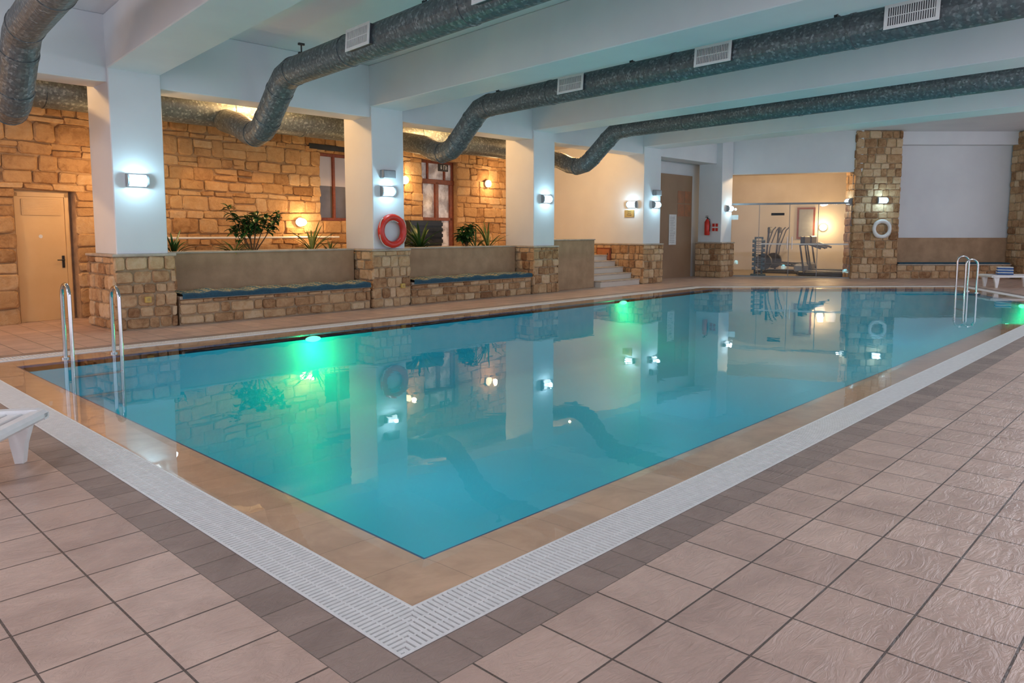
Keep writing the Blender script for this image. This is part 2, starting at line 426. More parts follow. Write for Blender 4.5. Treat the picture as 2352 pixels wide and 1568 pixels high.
# ------------------------------------------------------------ corridor: stone wall, ceiling, terrace
th=atan2(2.47,20.5); WU=Vector((cos(th),sin(th),0)); WN=Vector((sin(th),-cos(th),0)); WO=Vector((-3,13.0,0))
def ws(X): return (X+3)/cos(th)
def wp(X,out,z): 
    p=WO+WU*ws(X)+WN*out; return (p.x,p.y,z)
door=(ws(3.08),ws(3.98),0,2.12); win=(ws(9.0),ws(10.0),1.7,3.2); ex=(ws(12.2),ws(13.55),.8,3.3)
mb=MB(); W=Matrix.Translation(WO)@Matrix.Rotation(th,4,'Z')
segs=[(0,door[0],0,4.6),(door[0],door[1],2.12,4.6),(door[1],win[0],0,4.6),(win[0],win[1],0,1.7),(win[0],win[1],3.2,4.6),(win[1],ex[0],0,4.6),(ex[0],ex[1],0,.8),(ex[0],ex[1],3.3,4.6),(ex[1],ws(17.45),0,4.6)]
for a,b,c,d in segs: mb.box((a,0,c),(b,.35,d),0,M4=W)
stones(mb,WO,WU,WN,ws(17.45),0,4.2,.235,(.22,.55),[door,win,ex],d=.045,jit=.02,gap=.004)
structure(mb,'wall_stone',['mortarw','stonew'])
mb=MB(); mb.box((-6,12.35,3.95),(22.3,22,ZS)); structure(mb,'ceiling_corridor','paint_warm')
mb=MB(); mb.box((5.0,13.05,0),(17.45,15.6,.8)); structure(mb,'floor_terrace','trimstone')
RZ=th
t=E('door_1',wp(3.13,-.16,0),RZ,'cream metal door with ventilation grille and black handle','door')
t['kind']='structure'
mb=MB(); mb.box((-.02,0,0),(.82,.1,2.12),0); mb.box((.0,-.03,0),(.05,0,2.08),0); mb.box((.74,-.03,0),(.80,0,2.08),0); mb.box((0,-.03,2.02),(.80,0,2.09),0)
mb.box((.05,-.015,0),(.74,0,2.02),0,bev=.005)
mb.box((.1,-.03,1.72),(.68,-.015,1.98),0,bev=.004)
for k in range(9): mb.box((.12,-.036,1.74+k*.026),(.66,-.03,1.753+k*.026),0)
mb.build('door_leaf','cream',t)
mb=MB(); mb.box((.66,-.03,.86),(.70,-.015,1.06),0,bev=.004); mb.tube([(.68,-.03,.99),(.68,-.07,.99),(.57,-.075,.99)],.009,8); mb.build('handle','dark',t)
mb=MB(); mb.tube([(.36,-.016,1.38),(.36,-.02,1.38)],.03,16); mb.build('door_sign','paper',t)
def winbox(name,X0,X1,z0,z1,lab,bars,cat='window',panes=None):
    t=E(name,wp(X0,-.12,z0),RZ,lab,cat); t['kind']='structure'; w=ws(X1)-ws(X0); h=z1-z0
    mb=MB(); f=.07
    mb.box((0,0,0),(f,.08,h),0,bev=.008); mb.box((w-f,0,0),(w,.08,h),0,bev=.008); mb.box((f,0,h-f),(w-f,.08,h),0,bev=.008); mb.box((f,0,0),(w-f,.08,f),0,bev=.008)
    for b in bars: mb.box(*b,0,bev=.006)
    mb.build('window_frame','frame',t)
    for (a,b,m) in (panes or [(f*.5,h-f*.5,'outside')]):
        mb=MB(); mb.box((f*.5,.05,a),(w-f*.5,.06,b),0); mb.build('window_pane',m,t)
    return t
winbox('window_1',9.0,10.0,1.7,3.2,'red-brown framed window set in a stone wall',[((.47,-.01,0),(.53,.05,1.5))],panes=[(.03,.78,'greypane'),(.78,1.47,'lilacpane')])
mb=MB(); mb.box((-.25,-.03,0),(.9,.12,.12),0,bev=.01); mb.build('wooden_lintel','dark',loc=wp(8.95,.03,3.24),rot=(0,0,RZ),label='dark timber lintel above a window in the stone wall',cat='lintel')
w=ws(13.55)-ws(12.2)
t=winbox('door_2',12.2,13.55,.8,3.3,'red-brown framed double glazed exit door',[((w/2-.06,-.02,0),(w/2+.06,.05,1.95)),((0,-.02,1.9),(w,.05,2.02)),((0.33,-.01,2.0),(.38,.05,2.5)),((w-.38,-.01,2.0),(w-.33,.05,2.5)),((.07,-.01,.95),(w-.07,.05,1.03)),((.07,-.01,0),(.16,.05,1.9)),((w-.16,-.01,0),(w-.07,.05,1.9))],'door')
t=E('exit_sign',wp(12.72,.12,3.02),RZ,'dark illuminated exit sign with arrow above a door','sign')
mb=MB(); mb.box((0,0,0),(.36,.05,.19),0,bev=.008); mb.tube([(.18,.025,.19),(.18,.025,.34)],.008,6); mb.build('sign_box','dark',t)
mb=MB()
mb.box((.07,-.004,.08),(.09,0,.15)); mb.add([(.045,-.004,.09),(.115,-.004,.09),(.08,-.004,.04)],[(0,1,2)])
mb.box((.17,-.004,.04),(.18,0,.15)); mb.box((.23,-.004,.04),(.24,0,.15)); mb.box((.17,-.004,.145),(.24,0,.155))
mb.tube([(.275,-.002,.14),(.275,-.005,.14)],.012,10); mb.box((.265,-.004,.08),(.285,0,.125)); mb.box((.25,-.004,.04),(.262,0,.09)); mb.box((.288,-.004,.04),(.30,0,.09)); mb.box((.29,-.004,.1),(.315,0,.11))
mb.build('sign_symbols','paper',t)
mb=MB(); mb.tube([(0,0,0),(4.2,0,0)],.022,10)
for k in range(4): mb.tube([(.1+k*1.3,0,0),(.1+k*1.3,.13,0)],.012,8)
mb.build('handrail','white',loc=wp(5.2,.16,1.34),rot=(0,0,RZ),smooth=40,label='white pipe handrail fixed along the stone wall',cat='handrail')
def warm(X,z,oval):
    t=E('wall_lamp',wp(X,.05,z),RZ,'round warm glowing wall lamp on sandstone wall','wall lamp','warm wall lamps')
    mb=MB(); mb.tube([(0,0,0),(0,-.03,0)],.10,20); mb.build('lamp_base','white',t)
    mb=MB(); r=[.085,.10,.10,.085,.05]; ys=[-.03,-.05,-.08,-.11,-.125]
    mb.tube([(0,y,0) for y in ys],r,20); o=mb.build('lamp_shade','warmglow',t,smooth=60)
    if oval: o.scale=(1.35,1,.85)
    lamp('warm_bulb',(0,-.28,0),(1,.66,.32),24,.06,t)
warm(8.4,1.66,1); warm(11.5,2.72,0); warm(14.75,2.8,0)

# ------------------------------------------------------------ planters + benches
def bench(x0,x1,lab):
    x0+=.04; x1-=.04
    t=E('stone_bench',(x0,11.68,0),0,lab,'bench'); w=x1-x0
    mb=MB(); mb.box((0,.03,0),(w,.5,.40),0); stones(mb,(0,.03,0),(1,0,0),(0,-1,0),w,0,.40,.17,(.15,.42)); mb.build('bench_base',['mortar','stone'],t)
    mb=MB(); mb.box((0,-.03,.40),(w,.5,.45),0,bev=.008); mb.build('bench_seat','trimstone',t)
    t=E('planter',(x0,12.22,0),0,'brown plastered raised planter wall with pale coping behind bench','planter')
    mb=MB(); mb.box((0,0,0),(w,.12,1.10),0); mb.box((0,.7,0),(w,.8,1.10),0); mb.build('planter_wall','plaster',t)
    mb=MB(); mb.box((0,-.03,1.10),(w,.15,1.135),0,bev=.01); mb.box((0,.67,1.10),(w,.82,1.13),0,bev=.01); mb.build('coping','trimstone',t)
    mb=MB(); mb.box((0,.12,.9),(w,.7,1.04),0); mb.build('soil','soil',t)
    mb=MB(); n=60; vs=[];z0=.452
    L=w-.06
    for i in range(n+1):
        x=.03+L*i/n; zz=.012*sin(i*.9)+.01*sin(i*.37+x0)+.012
        vs+=[(x,-.05,z0-.04),(x,-.055,z0+.02+zz*.6),(x,-.03,z0+.035+zz),(x,.2,z0+.045+zz*1.5),(x,.42,z0+.05+zz),(x,.42,z0)]
    fs=[];mi=[]
    for i in range(n):
        for k in range(5):
            fs.append((i*6+k,i*6+k+1,(i+1)*6+k+1,(i+1)*6+k)); mi.append(1 if k in(2,3) else 0)
    for f,q in zip(fs,mi): mb.add([vs[a] for a in f],[(0,1,2,3)],q)
    mb.build('bench_mat',['bluemat','pat'],loc=(x0,11.68,0),label='long blue-edged patterned seat mat on stone bench',cat='mat')
bench(4.7,8.37,'low sandstone bench between two white columns')
bench(9.28,12.93,'low sandstone bench beside the column with lifebuoy')
mb=MB(); mb.box((0,0,0),(1.70,.95,1.24),0,bev=.01); mb.box((-.0,-.02,1.24),(1.72,.97,1.27),1,bev=.008)
mb.build('plaster_block',['plaster','trimstone'],loc=(13.88,11.9,0),label='brown plastered low block beside the steps',cat='wall block')
t=E('steps',(15.65,11.75,0),0,'five pale stone steps rising to the terrace','stairs')
for k in range(5):
    mb=MB(); mb.box((0,k*.28,.16*k),(1.8,1.28,.16*(k+1)-.03),1); mb.box((-.0,k*.28-.03,.16*(k+1)-.03),(1.8,1.28,.16*(k+1)),0,bev=.006)
    mb.build('step',['trimstone','paint_warm'],t)

mb=MB(); mb.box((18.4,12.65,0),(22.4,12.85,ZS)); structure(mb,'wall_niche','paint')
mb=MB(); mb.box((18.6,12.6,0),(21.66,12.65,3.25),0)
for a in range(2):
    for b in range(2): mb.box((20.78+a*.42,12.59,1.95+b*.42),(21.16+a*.42,12.6,2.33+b*.42),1,bev=.003)  # orange squares paint the warm glow reflected in the door
structure(mb,'door_3',['tan','orange'])
t=E('notice_board',(20.28,12.58,1.05),0,'white printed pool rules notice sheet','sign')
mb=MB(); mb.box((0,0,0),(.42,.012,.95),0); mb.build('sheet','paper',t)
mb=MB()
for k in range(16): mb.box((.04,-.002,.86-k*.052),(.04+random.uniform(.2,.34),0,.872-k*.052))
mb.build('printed_lines','grey',t)

# ------------------------------------------------------------ gym + far walls
G0=Vector((22.45,11.75,0)); G1=Vector((24.05,8.35,0)); ge=(G1-G0); GL=ge.length; ga=atan2(ge.y,ge.x); GM=Matrix.Translation(G0)@Matrix.Rotation(ga,4,'Z')
mb=MB(); mb.box((-.3,0,3.3),(GL+.2,.25,ZS),0,M4=GM); structure(mb,'wall_gym_header','paint')
GE=GL+.55
mb=MB(); mb.box((-1.5,4.2,0),(GE+.1,4.35,ZS),0,M4=GM); mb.box((-1.6,.1,0),(-1.5,4.3,ZS),0,M4=GM); mb.box((GE,.95,0),(GE+.1,4.2,ZS),0,M4=GM); mb.box((-1.5,.25,3.55),(GE,4.3,3.65),0,M4=GM)
structure(mb,'wall_gym_interior','paint_warm')
mb=MB(); mb.box((-1.5,.05,0),(GE,4.2,.02),0,M4=GM); structure(mb,'floor_gym','gymfloor')
t=E('glass_partition',G0,ga,'clear frameless glass front of a fitness room','glass partition')
for a,b in ((.05,.98),(1.0,1.9),(1.92,2.75),(2.77,GL-.05)):
    mb=MB(); mb.box((a,.1,.03),(b,.112,2.32),0); mb.build('glass_panel','glass',t)
mb=MB(); mb.box((0,.08,2.32),(GL,.13,2.38),0); mb.box((0,.08,0),(GL,.13,.04),0); mb.box((0,.07,0),(.04,.14,3.3),0); mb.box((GL-.05,.07,0),(GL,.14,3.3),0)
for a in (.98,1.9,2.75): mb.box((a,.095,.03),(a+.018,.118,2.34),0)
mb.build('metal_rail','grey',t)
mb=MB(); mb.box((1.05,.096,1.05),(GL-.1,.1,1.09),0); mb.build('frosted_band','paper',t)
mb=MB(); mb.box((1.35,.09,1.98),(1.75,.1,2.06),1); mb.box((.12,.09,1.85),(.34,.1,2.0),0); mb.build('stickers',['paper','ink'],t)
for a in (1.86,2.0):
    mb=MB(); mb.tube([(a,.06,.9),(a,.06,1.3)],.012,8); mb.build('handle','steel',t)
def gp(x,y,z=0.02): 
    p=GM@Vector((x,y,z)); return (p.x,p.y,p.z)
def treadmill(x,y,rz):
    t=E('treadmill',gp(x,y),ga+rz,'dark treadmill with console in the fitness room','treadmill')
    mb=MB(); mb.box((-.35,-.8,.0),(.35,.8,.15),0,bev=.03); mb.build('running_deck','dark',t)
    mb=MB(); mb.box((-.26,-.78,.15),(.26,.6,.165),0); mb.build('belt','dgrey',t)
    for s in(-.36,.36):
        mb=MB(); mb.tube([(s,.6,.1),(s,.75,1.0),(s,.5,1.05),(s,.1,.9)],.035,8); mb.build('handrail','dgrey',t,smooth=40)
    mb=MB(); mb.box((-.4,.6,1.0),(.4,.74,1.3),0,bev=.03); mb.build('console','dark',t)
    mb=MB(); mb.box((-.3,.6,.1),(.3,.95,.38),0,bev=.06); mb.build('motor_cover','grey',t)
def elliptical(x,y,rz):
    t=E('elliptical_trainer',gp(x,y),ga+rz,'dark elliptical trainer with upright handles','exercise machine')
    mb=MB(); mb.tube([(0,-.7,.05),(0,.7,.05)],.04,8); mb.tube([(-.3,-.7,.04),(.3,-.7,.04)],.035,8); mb.tube([(-.3,.7,.04),(.3,.7,.04)],.035,8); mb.tube([(0,.45,.05),(0,.35,1.45)],.035,8); mb.build('frame','dgrey',t,smooth=40)
    mb=MB(); mb.tube([(-.07,.5,.4),(.07,.5,.4)],.28,24); mb.build('flywheel','dark',t,smooth=40)
    for s in(-.2,.2):
        mb=MB(); mb.tube([(s,-.6,.28),(s,.4,.35)],.025,8); mb.box((s-.07,-.45,.3),(s+.07,-.1,.34),0,bev=.01); mb.build('pedal_arm','dark',t)
        mb=MB(); mb.tube([(s,.4,.35),(s,.35,.9),(s*1.2,.15,1.5),(s*1.3,.05,1.6)],.02,8); mb.build('handle','dgrey',t,smooth=40)
    mb=MB(); mb.box((-.15,.28,1.4),(.15,.36,1.6),0,bev=.02); mb.build('console','dark',t)
treadmill(3.1,.95,1.3); treadmill(3.4,2.4,1.3); elliptical(1.65,1.9,1.3); elliptical(2.0,3.3,1.3)
t=E('dumbbell_rack',gp(1.0,.65),ga,'vertical dumbbell rack standing behind the glass','dumbbell rack')
mb=MB(); mb.box((-.24,-.24,0),(.24,.24,.05),0,bev=.01); mb.box((-.14,-.06,.04),(-.08,.06,1.25),0); mb.box((.08,-.06,.04),(.14,.06,1.25),0); mb.box((-.14,-.06,1.22),(.14,.06,1.27),0)
for k in range(7): mb.box((-.14,-.12,.16+k*.15),(.14,.12,.175+k*.15),0)
mb.build('rack_frame','bluegrey',t)
db=None
for k in range(7):
    z=.02+.232+k*.15
    p=gp(1.0,.58,z)
    if db is None:
        db=E('dumbbell',p,ga,'dark rubber dumbbell resting on a vertical rack','dumbbell','dumbbells on the rack')
        mb=MB(); mb.tube([(-.15,0,0),(.15,0,0)],.014,8); mb.build('grip','steel',db)
        for s in(-1,1):
            mb=MB(); mb.tube([(s*.08,0,0),(s*.2,0,0)],.055,12); mb.build('weight','bluegrey',db)
    else: copytree(db,p)
t=E('gym_window',gp(2.3,4.16,1.2),ga,'small framed window on fitness room wall','mirror')  # framed window, filled with a plain grey panel
mb=MB(); mb.box((0,0,0),(.62,.04,1.15),0); mb.build('gym_window_frame','frame',t); mb=MB(); mb.box((.07,-.01,.07),(.55,0,1.08),0); mb.build('gym_window_glass','grey',t)
t=E('wall_lamp',gp(3.2,4.18,1.62),ga,'round warm glowing lamp on fitness room wall','wall lamp','warm wall lamps')
mb=MB(); mb.tube([(0,0,0),(0,-.03,0)],.12,20); mb.build('lamp_base','white',t); mb=MB(); mb.tube([(0,-.03,0),(0,-.08,0),(0,-.12,0)],[.13,.13,.07],20); mb.build('lamp_shade','warmglow',t,smooth=60)
lamp('gym_bulb',(0,-.35,.05),(1,.66,.32),44,.1,t)
lamp('gym_hidden_fill',gp(1.7,.75,3.47),(1,.66,.34),150,.05)  # added warm fill hidden behind the gym header, no lamp fitting

e=Vector((.69,-.7238,0)); pa=atan2(e.y,e.x); P0=Vector((23.98,8.32,0)); PM=Matrix.Translation(P0)@Matrix.Rotation(pa,4,'Z')
def pp(x,y,z):
    p=PM@Vector((x,y,z)); return (p.x,p.y,p.z)
def pillar(x0,w,y0,y1,lab):
    t=E('stone_pillar',pp(x0,y0,0),pa,lab,'pillar')
    mb=MB(); mb.box((.03,.03,0),(w-.03,y1-y0,ZS-.01),0)
    stones(mb,(0,.03,0),(1,0,0),(0,-1,0),w,0,ZS-.02,.23,(.16,.42)); stones(mb,(.03,y1-y0,0),(0,-1,0),(-1,0,0),y1-y0,0,ZS-.02,.23,(.16,.42)); stones(mb,(w-.03,0,0),(0,1,0),(1,0,0),y1-y0,0,ZS-.02,.23,(.16,.42))
    mb.build('pillar_masonry',['mortar','stone'],t)
pillar(0,1.42,0,.65,'full-height sandstone pillar with white lifebuoy beside fitness room')
pillar(5.12,1.3,-.35,.54,'full-height sandstone pillar beside the sun lounger')
mb=MB(); mb.box((1.46,.62,1.27),(12,.8,ZS),0,M4=PM); structure(mb,'wall_right','paint')
mb=MB(); mb.box((1.46,.55,0),(12,.8,1.27),0,M4=PM); structure(mb,'wall_right_dado','plaster')
mb=MB(); mb.box((1.46,.3,4.15),(12,.62,ZS),0,M4=PM); structure(mb,'wall_right_header','paint')
t=E('stone_bench',pp(1.48,.10,0),pa,'low sandstone bench with dark mat along plastered wall','bench')
mb=MB(); mb.box((0,.03,0),(3.55,.43,.42),0); stones(mb,(0,.03,0),(1,0,0),(0,-1,0),3.55,0,.42,.2,(.2,.45)); mb.build('bench_base',['mortar','stone'],t)
mb=MB(); mb.box((0,-.02,.42),(3.55,.43,.46),0,bev=.008); mb.build('bench_seat','trimstone',t)
mb=MB(); mb.box((.02,-.04,.462),(3.5,.42,.50),0,bev=.015); mb.build('bench_mat','bluemat',loc=pp(1.48,.10,0),rot=(0,0,pa),label='dark blue seat mat on stone bench by the wall',cat='mat')

# ------------------------------------------------------------ ducts
DM=radians(2.5)
def mainy(x): return 13.1+math.tan(DM)*(x-3)
ZD=3.84
def duct(x,vents,lab):
    t=E('air_duct',(x,10.5,0),SK,lab,'air duct','branch air ducts')
    ye=mainy(x)-10.5-.27
    path=[(0,-19,ZD),(0,-.25,ZD),(0,0,ZD-.05),(0,.18,ZD-.17),(0,.78,ZD-.64),(0,.95,ZD-.73),(0,1.20,ZD-.77),(0,1.5,ZD-.72),(0,1.9,ZD-.56),(0,ye+.12,ZD-.40)]
    mb=MB(); mb.tube(path,.205,28); mb.build('duct_pipe','galv',t,smooth=12)
    for (a,b) in (((0,-.33,ZD),(0,-.28,ZD)),((0,.22,ZD-.20),(0,.26,ZD-.233)),((0,.70,ZD-.577),(0,.74,ZD-.608)),((0,1.22,ZD-.77),(0,1.26,ZD-.765))):
        mb=MB(); mb.tube([a,b],.213,28); mb.build('joint_collar','galv',t,smooth=30)
    for k in range(5):
        mb=MB(); mb.tube([(0,-2.0-k*2.6,ZD),(0,-1.95-k*2.6,ZD)],.212,28); mb.build('joint_collar','galv',t,smooth=30)
    for k in range(4):
        mb=MB(); y=-.55-k*3.2; mb.box((-.008,y-.008,ZD+.2),(.008,y+.008,ZD+.34)); mb.box((-.045,y-.02,ZD+.2),(.045,y+.02,ZD+.23)); mb.box((-.045,y-.02,ZD+.33),(.045,y+.02,ZD+.36)); mb.build('hanger','dark',t)
    for yw in vents:
        y=(yw-10.5)
        R=Matrix.Translation((0,y,ZD))@Matrix.Rotation(radians(4),4,'Y')
        mb=MB()
        x0=-.235
        mb.box((x0,-.27,-.12),(-.12,.27,.12),1,M4=R)
        for a in (((x0-.012,-.29,.10),(x0,.29,.135)),((x0-.012,-.29,-.135),(x0,.29,-.10)),((x0-.012,-.29,-.10),(x0,-.25,.10)),((x0-.012,.25,-.10),(x0,.29,.10))): mb.box(*a,0,M4=R)
        for k in range(20): mb.box((x0-.01,-.24+k*.0245,-.10),(x0,-.231+k*.0245,.10),0,M4=R)
        mb.box((x0-.008,-.25,-.005),(x0,.25,.005),0,M4=R)
        mb.build('vent_grille',['white','dgrey'],t,label='white louvred vent grille')
duct(2.55,[],'galvanised round air duct bending down to the corridor')
duct(6.0,[7.9,5.3,2.7],'galvanised round air duct with white vent grille near column')
duct(10.1,[7.85,5.15,2.6,.1],'galvanised round air duct with several white vent grilles')
duct(14.5,[],'galvanised round air duct near the fitness room')
t=E('air_duct',(3,13.1,3.62),DM,'large horizontal galvanised main duct along stone wall','air duct')
mb=MB(); mb.tube([(-7,0,0),(12.2,0,0)],.29,32); mb.build('duct_pipe','galv',t,smooth=30)
for k in range(12):
    mb=MB(); mb.tube([(-5.6+k*1.5,0,0),(-5.55+k*1.5,0,0)],.30,32); mb.build('joint_collar','galv',t,smooth=30)

# ------------------------------------------------------------ cool sconces
def sconce(loc,rz,watts,lab='cool white half-cylinder wall sconce with guard bars'):
    t=E('wall_sconce',loc,rz,lab,'wall lamp','cool white wall sconces')
    mb=MB(); mb.box((-.15,-.02,-.1),(.15,0,.1),0,bev=.008); mb.build('back_plate','grey',t)
    def half(mb,x0,x1,r0,r1,mi=0):
        n=12; vs=[]
        for x in(x0,x1):
            for k in range(n+1):
                a=-pi/2+pi*k/n; vs.append((x,-.02-cos(a)*r0,sin(a)*r1))
        fs=[(k,k+1,n+2+k,n+1+k) for k in range(n)]+[tuple(range(n+1)),tuple(range(2*n+1,n,-1))]
        mb.add(vs,fs,mi)
    mb=MB(); half(mb,-.125,.125,.085,.085); mb.build('lamp_shade','coolglow',t,smooth=40)
    for (a,b) in ((-.15,-.125),(.125,.15)):
        mb=MB(); half(mb,a,b,.095,.095); mb.build('end_cap','grey',t,smooth=40)
    for z in(-.03,.03):
        mb=MB(); y=-.02-sqrt(.09**2-z*z); mb.box((-.13,y-.006,z-.006),(.13,y,z+.006),0); mb.build('guard_bar','grey',t)
    lamp('cool_bulb',(0,-.2,0),(.50,.85,1),watts,.04,t)
sconce((4.2,11.73,2.21),0,10); sconce((4.62,12.3,2.21),pi/2,3)
sconce((8.77,11.73,2.23),0,10); sconce((13.42,11.73,2.23),0,10)
sconce((17.58,12.1,2.22),-pi/2,8); sconce((18.15,11.73,2.22),0,9); sconce((22.2,11.58,2.2),0,9)
sconce(pp(.84,-.02,2.42),pa,10); sconce(pp(0,.3,2.40),pa-pi/2,4)
def speaker(loc):
    t=E('wall_speaker',loc,0,'small grey box speaker above wall sconce','speaker','wall speakers')
    mb=MB(); mb.box((-.15,-.12,-.08),(.15,0,.08),0,bev=.012); mb.build('speaker_case','grey',t)
    mb=MB(); mb.box((-.13,-.125,-.06),(.13,-.12,.06),0); mb.build('speaker_grille','grey',t)
speaker((8.77,11.73,2.55)); speaker((18.15,11.73,2.55))

# ------------------------------------------------------------ lifebuoys
def buoy(loc,rz,m,R,r,lab):
    t=E('lifebuoy',loc,rz,lab,'lifebuoy')
    mb=MB(); mb.tube([(R*cos(a),-r-.015,R*sin(a)) for a in [2*pi*k/40 for k in range(40)]],r,14,closed=True); mb.build('ring',m,t,smooth=60)
    mb=MB()
    pts=[]
    for k in range(48):
        a=2*pi*k/48; rr=R+r*(.55+.6*abs(sin(2*a))); 
        if sin(a)>.75: rr=R-r*1.0
        pts.append((rr*cos(a),-r*1.6,rr*sin(a)))
    mb.tube(pts,.009,6,closed=True)
    mb.build('rope','rope',t,smooth=60)
    for a in (pi/4,3*pi/4,5*pi/4,7*pi/4):
        mb=MB(); p=Vector((R*cos(a),-r-.015,R*sin(a))); tg=Vector((-sin(a),0,cos(a)))*.025
        mb.tube([p-tg,p+tg],r*1.04,14); mb.build('band','white' if m=='white' else 'red',t,smooth=60)
    mb=MB(); mb.tube([(0,-.01,R+r*.2),(0,-.1,R-r*1.2),(0,-.1,R-r*.8)],.008,6); mb.build('hook','steel',t)
buoy((8.83,11.72,1.47),0,'red',.265,.066,'red ring lifebuoy with white rope hanging on column')
buoy(pp(.84,-.03,1.55),pa,'white',.24,.055,'white ring lifebuoy hanging on stone pillar')

# ------------------------------------------------------------ ladders
def ladder(pts,rz,hs,lab):
    t=E('pool_ladder',pts,rz,lab,'pool ladder')
    for i,h in enumerate(hs):
        x=i*.52
        mb=MB(); R=.13; path=[(x,0,-.75),(x,0,h-R)]
        for k in range(1,10):
            a=pi-pi*k/10; path.append((x,R+R*cos(a),h-R+R*sin(a)))
        path+=[(x,2*R,h-R),(x,2*R,-.015)]
        mb.tube(path,.023,12); mb.build('rail','steel',t,smooth=40)
        mb=MB(); mb.tube([(x,2*R,-.02),(x,2*R,.012)],.045,16); mb.build('flange','steel',t,smooth=40)
    for k in range(3):
        mb=MB(); mb.box((0,-.04,-.2-k*.24),(.52,.04,-.18-k*.24),0,bev=.005); mb.build('rung','steel',t)
ladder((2.57,9.34,0),0,(.86,.80),'polished steel pool ladder rails at shallow end')
ladder((20.85,4.72,0),radians(33)+pi,(.86,.80),'polished steel pool ladder rails at the far corner')

# ------------------------------------------------------------ pool lamps
def plamp(loc,rz,w):
    t=E('pool_lamp',loc,rz,'round green underwater pool lamp on basin wall','pool lamp','underwater lamps')
    mb=MB(); mb.tube([(0,.04,0),(0,0,0),(0,-.015,0)],[.12,.12,.10],20); o=mb.build('lamp_lens','greenglow',t,smooth=30); o.scale=(1,1,.35)
    lamp('green_bulb',(0,-.28,-.05),(.04,1,.22),w,.03,t)
plamp((5.75,9.49,-.10),0,26); plamp((13.5,9.49,-.10),0,17); plamp((18.6,2.98,-.10),radians(213),17)

# ------------------------------------------------------------ wall items
t=E('fire_extinguisher',(21.70,12.0,1.35),-pi/2,'red fire extinguisher hung on white column','fire extinguisher')
mb=MB(); mb.tube([(0,-.09,0),(0,-.09,.02),(0,-.09,.42),(0,-.09,.48),(0,-.09,.52)],[.07,.085,.085,.05,.025],18); mb.build('cylinder','red',t,smooth=40)
mb=MB(); mb.tube([(0,-.09,.52),(0,-.09,.57)],.02,8); mb.box((-.015,-.19,.56),(.015,-.06,.58)); mb.box((-.015,-.17,.6),(.015,-.06,.615)); mb.build('valve_handle','dark',t)
mb=MB(); mb.tube([(0,-.1,.55),(.09,-.1,.5),(.11,-.1,.3),(.1,-.1,.12)],.012,8); mb.build('hose','dark',t,smooth=40)
t=E('fire_sign',(21.725,11.78,1.45),-pi/2,'square fire equipment sign with red symbols','sign')
mb=MB(); mb.box((-.12,-.008,0),(.12,0,.3)); mb.build('sign_plate','paper',t)
mb=MB()
for i in range(2):
    for j in range(2): mb.box((-.10+i*.11,-.011,.03+j*.14),(-.01+i*.11,-.008,.13+j*.14),bev=.002)
mb.build('sign_symbols','red',t)
t=E('brass_sign',(17.57,12.2,1.87),-pi/2,'small brass plaque with dark lettering on white wall','sign')
mb=MB(); mb.box((-.16,-.01,0),(.16,0,.2),bev=.003); mb.build('sign_plate','gold',t)
def text(s,size,parent,loc,m,rot=(pi/2,0,0)):
    c=bpy.data.curves.new('lettering','FONT'); c.body=s; c.size=size; c.align_x='CENTER'; c.extrude=.0005
    o=bpy.data.objects.new('tmp',c); COL.objects.link(o); dg=bpy.context.evaluated_depsgraph_get()
    me=bpy.data.meshes.new_from_object(o.evaluated_get(dg)); bpy.data.objects.remove(o)
    me.materials.clear(); me.materials.append(M[m])
    q=bpy.data.objects.new('lettering',me); COL.objects.link(q); q.parent=parent; q.location=loc; q.rotation_euler=rot
text('Steam\nSauna\nMassage',.05,t,(0,-.012,.145),'ink')
for loc in ((4.25,11.62,.44),(9.05,11.62,.4)):
    t=E('wall_socket',loc,0,'small yellowed socket plate on stone base','socket')
    mb=MB(); mb.box((-.045,-.03,-.045),(.045,.02,.045),bev=.006); mb.build('socket_plate','yellowp',t)
    mb=MB(); mb.box((-.02,-.034,-.02),(.02,-.03,.02),bev=.002); mb.build('socket_cover','gold',t)

# ------------------------------------------------------------ plants
def leafblade(mb,base,az,el,L,w,droop,mi=0,n=6):
    b=Vector(base); dirh=Vector((cos(az),sin(az),0)); side=Vector((-sin(az),cos(az),0)); vs=[]; p=b.copy(); e=el
    for i in range(n+1):
        tt=i/n; ww=w*sin(pi*min(1,max(.04,tt*.93+.05)))**.7 if tt<1 else w*.04
        vs+=[p-side*ww/2+Vector((0,0,.15*ww)),p+Vector((0,0,-.05*ww)),p+side*ww/2+Vector((0,0,.15*ww))]
        e2=e-droop*tt; p=p+(dirh*cos(e2)+Vector((0,0,1))*sin(e2))*L/n
    fs=[]
    for i in range(n):
        for k in (0,1): fs.append((i*3+k,i*3+k+1,i*3+4+k,i*3+3+k))
    mb.add(vs,fs,mi)
def bush(loc,h,lab,spread=1):
    t=E('potted_shrub',loc,0,lab,'plant'); st=MB(); lf=MB()
    for s in range(11):
        az=random.uniform(0,2*pi); sp=random.uniform(.1,.55)*h*spread; hh=h*random.uniform(.5,1)
        pts=[Vector((0,0,0)),Vector((sp*.5*cos(az),sp*.2*sin(az),hh*.45)),Vector((sp*cos(az),sp*.4*sin(az),hh))]
        st.tube(pts,[.012,.008,.004],6)
        for k in range(26):
            f=random.uniform(.2,1); p=pts[1].lerp(pts[2],f)
            leafblade(lf,p,random.uniform(0,2*pi),random.uniform(-.4,.8),random.uniform(.12,.19),.07,.9,0,4)
    st.build('stems','stem',t); lf.build('leaves','leaf',t,smooth=60,fix=False)
